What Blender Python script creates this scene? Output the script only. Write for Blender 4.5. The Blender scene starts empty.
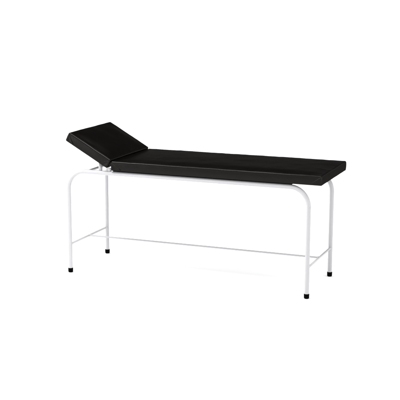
import bpy, bmesh, math, random
from mathutils import Vector, Matrix, noise

random.seed(7)
S = bpy.context.scene
COL = S.collection

# ------------------------------------------------------------------ camera
AZ, EL, DIST = -0.3777, 0.2105, 7.2964
FOC, SHX, SHY, ROLL = 2.663, -0.0014, -0.0265, 0.0018
target = Vector((0, 0, 0.45))
d = Vector((-math.sin(AZ) * math.cos(EL), -math.cos(AZ) * math.cos(EL), math.sin(EL)))
fw = -d
rt = fw.cross(Vector((0, 0, 1))).normalized()
up = rt.cross(fw)
cr, sr = math.cos(ROLL), math.sin(ROLL)
rt, up = rt * cr + up * sr, up * cr - rt * sr
cam_d = bpy.data.cameras.new("camera")
cam = bpy.data.objects.new("camera", cam_d)
COL.objects.link(cam)
m3 = Matrix((rt, up, d)).transposed()
cam.matrix_world = Matrix.Translation(target + d * DIST) @ m3.to_4x4()
cam_d.sensor_width = 36.0
cam_d.lens = FOC * 36.0
cam_d.shift_x, cam_d.shift_y = -SHX, -SHY
cam_d.clip_start, cam_d.clip_end = 0.1, 500.0
S.camera = cam

# ------------------------------------------------------------------ light
S.view_settings.view_transform = 'Standard'
S.view_settings.look = 'None'
S.view_settings.gamma = 1.0
S.view_settings.exposure = 0.0
W = bpy.data.worlds.new("World")
S.world = W
W.use_nodes = True
wt = W.node_tree
bg = wt.nodes["Background"]
wtc = wt.nodes.new('ShaderNodeTexCoord')
wsx = wt.nodes.new('ShaderNodeSeparateXYZ')
wt.links.new(wtc.outputs['Generated'], wsx.inputs[0])
wcr = wt.nodes.new('ShaderNodeValToRGB')      # made-up surround, shaped for the vinyl's reflections: white low down, dark band, bright overhead
el = wcr.color_ramp.elements
el[0].position, el[0].color = 0.14, (1.0, 1.0, 1.0, 1)
el[1].position, el[1].color = 0.84, (1, 1, 1, 1)
for p_, c_ in ((0.24, .30), (0.44, .16), (0.60, .02)):
    e_ = el.new(p_)
    e_.color = (c_, c_, c_, 1)
wt.links.new(wsx.outputs['Z'], wcr.inputs[0])
wt.links.new(wcr.outputs[0], bg.inputs[0])
bg.inputs[1].default_value = 2.25


def area(name, loc, aim, sx, sy, power, col=(1, 1, 1)):
    l = bpy.data.lights.new(name, 'AREA')
    l.shape = 'RECTANGLE'
    l.size, l.size_y, l.energy, l.color = sx, sy, power, col
    o = bpy.data.objects.new(name, l)
    COL.objects.link(o)
    o.location = loc
    v = Vector(aim) - Vector(loc)
    o.rotation_euler = v.to_track_quat('-Z', 'Y').to_euler()
    return o


area("added_fill_side_a", (-5.5, 0.3, 1.6), (0, 0, 0.3), 3.5, 2.6, 300)  # added fill, brightens the floor under the couch and the legs' left sides
area("added_fill_side_b", (5.5, -1.0, 1.5), (0, 0, 0.3), 3.5, 2.6, 100)  # added fill from the right, lifts shade under the couch and back leg
area("softbox_key", (-3.8, -4.6, 1.0), (-0.8, 0, 0.7), 1.2, 1.6, 40)
area("added_edge_highlight", (-1.5, -0.85, 3.0), (-0.5, -0.3, 0.7), 1.7, 0.34, 74)  # added lamp, placed to draw the highlight along the mattress's front edge
area("added_headrest_highlight", (-0.3, -1.5, 3.0), (-0.6, -0.3, 0.8), 0.34, 1.2, 40)  # added lamp, aimed to put a highlight on the headrest's front edge

# ------------------------------------------------------------------ materials


def mat(name):
    m = bpy.data.materials.new(name)
    m.use_nodes = True
    nt = m.node_tree
    return m, nt, nt.nodes["Principled BSDF"]


def node(nt, t, **kw):
    n = nt.nodes.new(t)
    for k, v in kw.items():
        if k in n.inputs:
            n.inputs[k].default_value = v
        else:
            setattr(n, k, v)
    return n


def vinyl():
    m, nt, b = mat("black_vinyl")
    nt.nodes.remove(b)
    dif = node(nt, 'ShaderNodeBsdfDiffuse')
    dif.inputs['Color'].default_value = (0.0009, 0.0007, 0.0006, 1)
    glo = node(nt, 'ShaderNodeBsdfGlossy')
    glo.inputs['Color'].default_value = (1, .97, .93, 1)
    mix = node(nt, 'ShaderNodeMixShader', Fac=0.0115)
    nt.links.new(dif.outputs[0], mix.inputs[1])
    nt.links.new(glo.outputs[0], mix.inputs[2])
    nt.links.new(mix.outputs[0], nt.nodes['Material Output'].inputs['Surface'])
    tc = node(nt, 'ShaderNodeTexCoord')
    # leather grain
    vo = node(nt, 'ShaderNodeTexVoronoi', feature='DISTANCE_TO_EDGE', Scale=520.0)
    nz = node(nt, 'ShaderNodeTexNoise', Scale=60.0, Detail=4.0)
    nl = node(nt, 'ShaderNodeTexNoise', Scale=9.0, Detail=3.0, Roughness=0.55)
    for n in (vo, nz, nl):
        nt.links.new(tc.outputs['Object'], n.inputs['Vector'])
    b1 = node(nt, 'ShaderNodeBump', Strength=0.16, Distance=0.0008)
    b2 = node(nt, 'ShaderNodeBump', Strength=0.12, Distance=0.002)
    nt.links.new(nz.outputs['Fac'], b2.inputs['Height'])
    nt.links.new(vo.outputs['Distance'], b1.inputs['Height'])
    nt.links.new(b2.outputs['Normal'], b1.inputs['Normal'])
    nt.links.new(b1.outputs['Normal'], dif.inputs['Normal'])
    nt.links.new(b1.outputs['Normal'], glo.inputs['Normal'])
    mr = node(nt, 'ShaderNodeMapRange')
    mr.inputs['To Min'].default_value = 0.20
    mr.inputs['To Max'].default_value = 0.31
    nt.links.new(nl.outputs['Fac'], mr.inputs['Value'])
    nt.links.new(mr.outputs['Result'], glo.inputs['Roughness'])
    return m


def paint():
    m, nt, b = mat("white_powder_coat")
    b.inputs['Base Color'].default_value = (0.378, 0.375, 0.388, 1)
    b.inputs['Roughness'].default_value = 0.31
    b.inputs['Specular IOR Level'].default_value = 0.4
    tc = node(nt, 'ShaderNodeTexCoord')
    nz = node(nt, 'ShaderNodeTexNoise', Scale=260.0, Detail=2.0)
    nt.links.new(tc.outputs['Object'], nz.inputs['Vector'])
    bp = node(nt, 'ShaderNodeBump', Strength=0.05, Distance=0.001)
    nt.links.new(nz.outputs['Fac'], bp.inputs['Height'])
    nt.links.new(bp.outputs['Normal'], b.inputs['Normal'])
    return m


def simple(name, col, rough, spec=0.3, bump=None):
    m, nt, b = mat(name)
    b.inputs['Base Color'].default_value = (*col, 1)
    b.inputs['Roughness'].default_value = rough
    b.inputs['Specular IOR Level'].default_value = spec
    if bump:
        tc = node(nt, 'ShaderNodeTexCoord')
        nz = node(nt, 'ShaderNodeTexNoise', Scale=bump, Detail=3.0)
        nt.links.new(tc.outputs['Object'], nz.inputs['Vector'])
        bp = node(nt, 'ShaderNodeBump', Strength=0.15, Distance=0.001)
        nt.links.new(nz.outputs['Fac'], bp.inputs['Height'])
        nt.links.new(bp.outputs['Normal'], b.inputs['Normal'])
    return m


M_VINYL = vinyl()
M_PAINT = paint()
M_RUBBER = simple("black_rubber", (0.0012, 0.0012, 0.0012), 0.6, 0.02, 180)
M_BOARD = simple("dark_board", (0.004, 0.004, 0.004), 0.8, 0.05, 90)
M_PAPER = simple("white_paper_sweep", (0.95, 0.95, 0.95), 0.9, 0.05)

# ------------------------------------------------------------------ helpers


def link(name, bm, material, parent=None, smooth=True, loc=None):
    me = bpy.data.meshes.new(name)
    bmesh.ops.recalc_face_normals(bm, faces=bm.faces[:])
    bm.to_mesh(me)
    bm.free()
    for p in me.polygons:
        p.use_smooth = smooth
    me.materials.append(material)
    o = bpy.data.objects.new(name, me)
    COL.objects.link(o)
    if parent:
        o.parent = parent
    if loc:
        o.location = loc
    return o


def tube_bm(path, r, seg=28, cap=True, bm=None):
    """sweep a circle along a list of points (parallel transport)"""
    bm = bm or bmesh.new()
    P = [Vector(p) for p in path]
    T = []
    for i in range(len(P)):
        a = P[max(0, i - 1)]
        b = P[min(len(P) - 1, i + 1)]
        T.append((b - a).normalized())
    n = T[0].orthogonal().normalized()
    rings = []
    for i, p in enumerate(P):
        if i:
            q = T[i - 1].rotation_difference(T[i])
            n = q @ n
        n = (n - T[i] * n.dot(T[i])).normalized()
        b = T[i].cross(n)
        rr = r[i] if isinstance(r, (list, tuple)) else r
        rings.append([bm.verts.new(p + (n * math.cos(2 * math.pi * k / seg) + b * math.sin(2 * math.pi * k / seg)) * rr)
                      for k in range(seg)])
    for A, B in zip(rings, rings[1:]):
        for k in range(seg):
            bm.faces.new((A[k], A[(k + 1) % seg], B[(k + 1) % seg], B[k]))
    if cap:
        bm.faces.new(rings[0][::-1])
        bm.faces.new(rings[-1])
    return bm


def lathe_bm(prof, seg=40):
    """prof: list of (radius, z) from bottom axis to top"""
    bm = bmesh.new()
    rings = []
    for r, z in prof:
        if r < 1e-6:
            rings.append([bm.verts.new((0, 0, z))])
        else:
            rings.append([bm.verts.new((r * math.cos(2 * math.pi * k / seg), r * math.sin(2 * math.pi * k / seg), z)) for k in range(seg)])
    for A, B in zip(rings, rings[1:]):
        for k in range(seg):
            k2 = (k + 1) % seg
            if len(A) == 1:
                bm.faces.new((A[0], B[k2], B[k]))
            elif len(B) == 1:
                bm.faces.new((A[k], A[k2], B[0]))
            else:
                bm.faces.new((A[k], A[k2], B[k2], B[k]))
    return bm


def axis_coords(a, b, edge, fine, coarse):
    """coordinates from a to b, fine within `edge` of either end"""
    L = b - a
    out = []
    n = max(2, int(round(edge / fine)))
    out += [a + edge * i / n for i in range(n)]
    k = max(1, int(round((L - 2 * edge) / coarse)))
    out += [a + edge + (L - 2 * edge) * i / k for i in range(k)]
    out += [b - edge + edge * i / n for i in range(n)]
    out.append(b)
    return out


def cushion_bm(x0, x1, y0, y1, z0, z1, r=0.0095, crown=0.006, seed=0.0, dome=0.007):
    """upholstered slab: softly crowned top, tight rounded edges, slightly loose sides"""
    bm = bmesh.new()
    X = axis_coords(x0, x1, 0.024, 0.0016, 0.012)
    Y = axis_coords(y0, y1, 0.024, 0.0016, 0.012)
    Z = axis_coords(z0, z1, 0.022, 0.0016, 0.004)
    vd = {}

    def V(i, j, k):
        key = (i, j, k)
        if key not in vd:
            vd[key] = bm.verts.new((X[i], Y[j], Z[k]))
        return vd[key]
    nx, ny, nz = len(X) - 1, len(Y) - 1, len(Z) - 1
    for k in (0, nz):
        for i in range(nx):
            for j in range(ny):
                bm.faces.new((V(i, j, k), V(i + 1, j, k), V(i + 1, j + 1, k), V(i, j + 1, k)))
    for j in (0, ny):
        for i in range(nx):
            for k in range(nz):
                bm.faces.new((V(i, j, k), V(i + 1, j, k), V(i + 1, j, k + 1), V(i, j, k + 1)))
    for i in (0, nx):
        for j in range(ny):
            for k in range(nz):
                bm.faces.new((V(i, j, k), V(i, j + 1, k), V(i, j + 1, k + 1), V(i, j, k + 1)))
    sm = lambda t: max(0.0, min(1.0, t)) ** 2 * (3 - 2 * max(0.0, min(1.0, t)))
    H = z1 - z0
    for v in bm.verts:
        p = v.co.copy()
        q = Vector((min(max(p.x, x0 + r), x1 - r), min(max(p.y, y0 + r), y1 - r), min(max(p.z, z0 + r * .35), z1 - r)))
        dv = p - q
        if dv.length > 1e-9:
            o = Vector((dv.x / r, dv.y / r, dv.z / (r if dv.z > 0 else r * .35)))
            # radial projection of the cube shell onto the rounding sphere
            mx = max(abs(o.x), abs(o.y), abs(o.z))
            o = o.normalized() * min(1.0, mx)
            p = q + Vector((o.x * r, o.y * r, o.z * (r if dv.z > 0 else r * .35)))
        ex = min(p.x - x0, x1 - p.x)
        ey = min(p.y - y0, y1 - p.y)
        t = (p.z - z0) / H
        # crown of the foam, dropping to the tight edge
        f = sm(ex / 0.11) * sm(ey / 0.11)
        um = 2 * (p.x - x0) / (x1 - x0) - 1
        vm = 2 * (p.y - y0) / (y1 - y0) - 1
        dom = (1 - abs(um) ** 4) * (1 - vm * vm)
        dz = (crown * f + dome * dom) * sm((t - .35) / .6)
        # small puckers where the cover is pulled over the edge
        pk = noise.noise(Vector((p.x * 26 + seed, p.y * 26, 21))) * .0011
        em = min(ex, ey)
        dz += pk * sm(em / .010) * (1 - sm((em - .01) / .05)) * sm((t - .5) / .4)
        n1 = noise.noise(Vector((p.x * 5 + seed, p.y * 7, seed * 3)))
        n2 = noise.noise(Vector((p.x * 17 + seed, p.y * 23, 4 + seed)))
        dz += (n1 * .0016 + n2 * .0005) * sm(ex / .05) * sm(ey / .05) * sm((t - .4) / .5)
        # edge line is never perfectly straight
        w = noise.noise(Vector((p.x * 9, p.y * 9, 11 + seed))) * .0014 + noise.noise(Vector((p.x * 31, p.y * 31, 3 + seed))) * .00035
        dz += w * sm((t - .3) / .6)
        # looseness of the side panels, pulled in near the bottom edge
        bul = .0022 * math.sin(math.pi * min(1, max(0, t))) - .0018 * (1 - t)
        tug = noise.noise(Vector((p.x * 14, p.z * 10 + p.y * 14, 7 + seed))) * .0011
        sgn_y = -1 if p.y < (y0 + y1) / 2 else 1
        sgn_x = -1 if p.x < (x0 + x1) / 2 else 1
        fy = 1 - sm(ey / .014)
        fx = 1 - sm(ex / .014)
        p.y += sgn_y * (bul + tug) * fy
        p.x += sgn_x * (bul + tug) * fx
        p.z += dz
        v.co = p
    return bm


def fold_bm(size_x, size_z, side, thick=0.0012):
    """folded corner flap of the cover: a thin soft-edged triangle lying on the side panel.
    local: x along the panel (0 at the corner, growing inwards), z down from the top edge, y outwards"""
    bm = bmesh.new()
    n = 14
    front = {}
    grid = {}
    for i in range(n + 1):
        for j in range(n + 1 - i):
            u, v = i / n, j / n          # u along the diagonal foot, v up
            x = u * size_x
            z = -size_z * (1 - v)
            e = min(u if u > 0 else 0, 1 - u - v, v)  # not used for the corner side
            diag = 1 - u - v             # distance to the free (diagonal) edge
            h = thick * math.sqrt(min(1.0, diag * 9.0)) if diag > 0 else 0.0
            wob = .0006 * math.sin(9 * u + 5 * v)
            grid[i, j] = bm.verts.new((side * x, -(h + wob * (diag > 0)), z))
    for i in range(n):
        for j in range(n - i):
            bm.faces.new((grid[i, j], grid[i + 1, j], grid[i, j + 1]))
            if j < n - i - 1:
                bm.faces.new((grid[i + 1, j], grid[i + 1, j + 1], grid[i, j + 1]))
    # solid: closed back
    ret = bmesh.ops.extrude_face_region(bm, geom=bm.faces[:])
    for g in ret['geom']:
        if isinstance(g, bmesh.types.BMVert):
            g.co.y = .0045
    return bm


# ------------------------------------------------------------------ setting
bm = bmesh.new()
vs = [bm.verts.new(p) for p in ((-150, -60, 0), (150, -60, 0), (150, 180, 0), (-150, 180, 0))]
bm.faces.new(vs)
fl = link("floor", bm, M_PAPER)
fl['kind'] = 'structure'

# ------------------------------------------------------------------ couch
L, Wd, HR, HC = 1.7041, 0.5726, 0.72, 0.2004
A0, A1 = -L / 2, L / 2
Y0, Y1 = -Wd / 2, Wd / 2
TR = 0.0150        # tube radius
BR = 0.125         # bend radius

couch = bpy.data.objects.new("examination_couch", None)
COL.objects.link(couch)
couch.empty_display_size = 0.2
couch['label'] = "black vinyl examination couch with raised headrest on white tubular steel frame"
couch['category'] = "examination couch"

zb = HR - BR
foot_prof = [(0, 0.0), (.0100, 0.0), (.0135, .0006), (.0158, .0024), (.0170, .0056), (.0174, .010), (.0176, .024),
             (.0177, .0285), (.0173, .0305), (.0162, .0315), (TR - .0006, .0316)]
for y in (Y0, Y1):
    # bent top tube: rail with both bends
    path = []
    for i in range(25):
        a = math.pi / 2 * i / 24
        path.append((A0 + BR - BR * math.cos(a), y, zb + BR * math.sin(a)))
    nseg = 12
    for i in range(1, nseg):
        path.append((A0 + BR + (L - 2 * BR) * i / nseg, y, HR))
    for i in range(25):
        a = math.pi / 2 * i / 24
        path.append((A1 - BR + BR * math.sin(a), y, zb + BR * math.cos(a)))
    link("side_rail", tube_bm(path, TR, cap=False), M_PAINT, couch)
    for x in (A0, A1):
        lg = link("leg", tube_bm([(0, 0, .004), (0, 0, .2), (0, 0, .4), (0, 0, zb)], TR, cap=False), M_PAINT, couch, loc=(x, y, 0))
        ft = link("rubber_foot", lathe_bm(foot_prof), M_RUBBER, lg)
        ft['label'] = "black rubber cap on the foot of the leg"


def bar_with_welds(name, a, b, r, gap_a, gap_b):
    """straight bar from a to b with small weld fillets where it meets the tubes"""
    a, b = Vector(a), Vector(b)
    u = (b - a).normalized()
    Ln = (b - a).length
    s = [gap_a * .8, gap_a, gap_a + .0025, gap_a + .006, Ln * .5, Ln - gap_b - .006, Ln - gap_b - .0025, Ln - gap_b, Ln - gap_b * .8]
    rr = [r + .0042, r + .0034, r + .0015, r, r, r, r + .0015, r + .0034, r + .0042]
    return link(name, tube_bm([a + u * t for t in s], rr, seg=20), M_PAINT, couch)


# lower end bars, the long stretcher between them
bar_with_welds("cross_bar", (A0, Y0, HC), (A0, Y1, HC), .0078, TR, TR)
bar_with_welds("cross_bar", (A1, Y0, HC), (A1, Y1, HC), .0078, TR, TR)
bar_with_welds("stretcher", (A0, 0, HC), (A1, 0, HC), .0060, .0078, .0078)
# upper cross tubes under the cushions
XS = -0.715
for x in (XS, -0.50, 0.12, 0.70):
    bar_with_welds("upper_cross_tube", (x, Y0, HR - .001), (x, Y1, HR - .001), .0095, TR, TR)

# --- main mattress
MX0, MX1, MY0, MY1, MZ0, MZ1 = -0.5165, 0.9400, -0.3115, 0.3115, 0.7420, 0.8065
mt = link("mattress", cushion_bm(MX0, MX1, MY0, MY1, MZ0, MZ1, seed=1.3), M_VINYL, couch)
for x, sd in ((MX0 + .004, 1), (MX1 - .004, -1)):
    for y, rz in ((MY0 - .0018, 0), (MY1 + .0018, math.pi)):
        o = link("corner_fold", fold_bm(.072, .050, sd if rz == 0 else -sd), M_VINYL, mt, loc=(x, y, MZ1 - .007))
        o.rotation_euler = (0, 0, rz)


def slab(name, x0, x1, y0, y1, z0, z1, material, parent, bev=.002):
    bm = bmesh.new()
    bmesh.ops.create_cube(bm, size=1)
    for v in bm.verts:
        v.co = Vector(((x0 + x1) / 2 + v.co.x * (x1 - x0), (y0 + y1) / 2 + v.co.y * (y1 - y0), (z0 + z1) / 2 + v.co.z * (z1 - z0)))
    bmesh.ops.bevel(bm, geom=bm.edges[:], offset=bev, segments=2, affect='EDGES')
    return link(name, bm, material, parent, smooth=False)


slab("base_board", MX0 + .006, 0.742, MY0 + .019, MY1 - .019, HR + TR - .0005, MZ0 + .0015, M_BOARD, couch)  # support board, set forward to shut out light between mattress and rail

# --- headrest, hinged at the mattress end and tilted up
HX, HZ, HA, HL, HT = -0.5480, 0.7565, 0.5080, 0.3545, 0.0665
hr = link("headrest", cushion_bm(-HL, 0, MY0, MY1, 0, HT, seed=5.1, crown=.006, dome=.012), M_VINYL, couch)
hr.location = (HX, 0, HZ)
hr.rotation_euler = (0, HA, 0)
for x, sd in ((-HL + .004, 1), (-.004, -1)):
    for y, rz in ((MY0 - .0018, 0), (MY1 + .0018, math.pi)):
        o = link("corner_fold", fold_bm(.062, .050, sd if rz == 0 else -sd), M_VINYL, hr, loc=(x, y, HT - .007))
        o.rotation_euler = (0, 0, rz)

# headrest supports: short posts from the frame up to the headrest board
ub = Vector((-math.cos(HA), 0, math.sin(HA)))


def under(s, t=0.0):
    """point on the underside of the headrest, s metres up from the hinge end, t below it"""
    nrm = Vector((math.sin(HA), 0, math.cos(HA)))
    return Vector((HX, 0, HZ)) + ub * s - nrm * t


hb = slab("headrest_board", -HL + .02, -.015, MY0 + .03, MY1 - .03, -.010, .0015, M_BOARD, couch)
hb.location = (HX, 0, HZ)
hb.rotation_euler = (0, HA, 0)
for y in (Y0 + .012, Y1 - .012):
    p = under(.069, .006)
    link("headrest_support", tube_bm([(p.x, y, HR), (p.x, y, HR + .03), (p.x, y, p.z)], .0125, seg=20), M_PAINT, couch)
    # hinge leaf between the headrest and the rail
    link("hinge", tube_bm([(HX + .012, y - .02, HR + .026), (HX + .012, y + .02, HR + .026)], .009, seg=16), M_PAINT, couch)
    link("hinge_post", tube_bm([(HX + .012, y, HR + TR * .6), (HX + .012, y, HR + .026)], .006, seg=14), M_PAINT, couch)
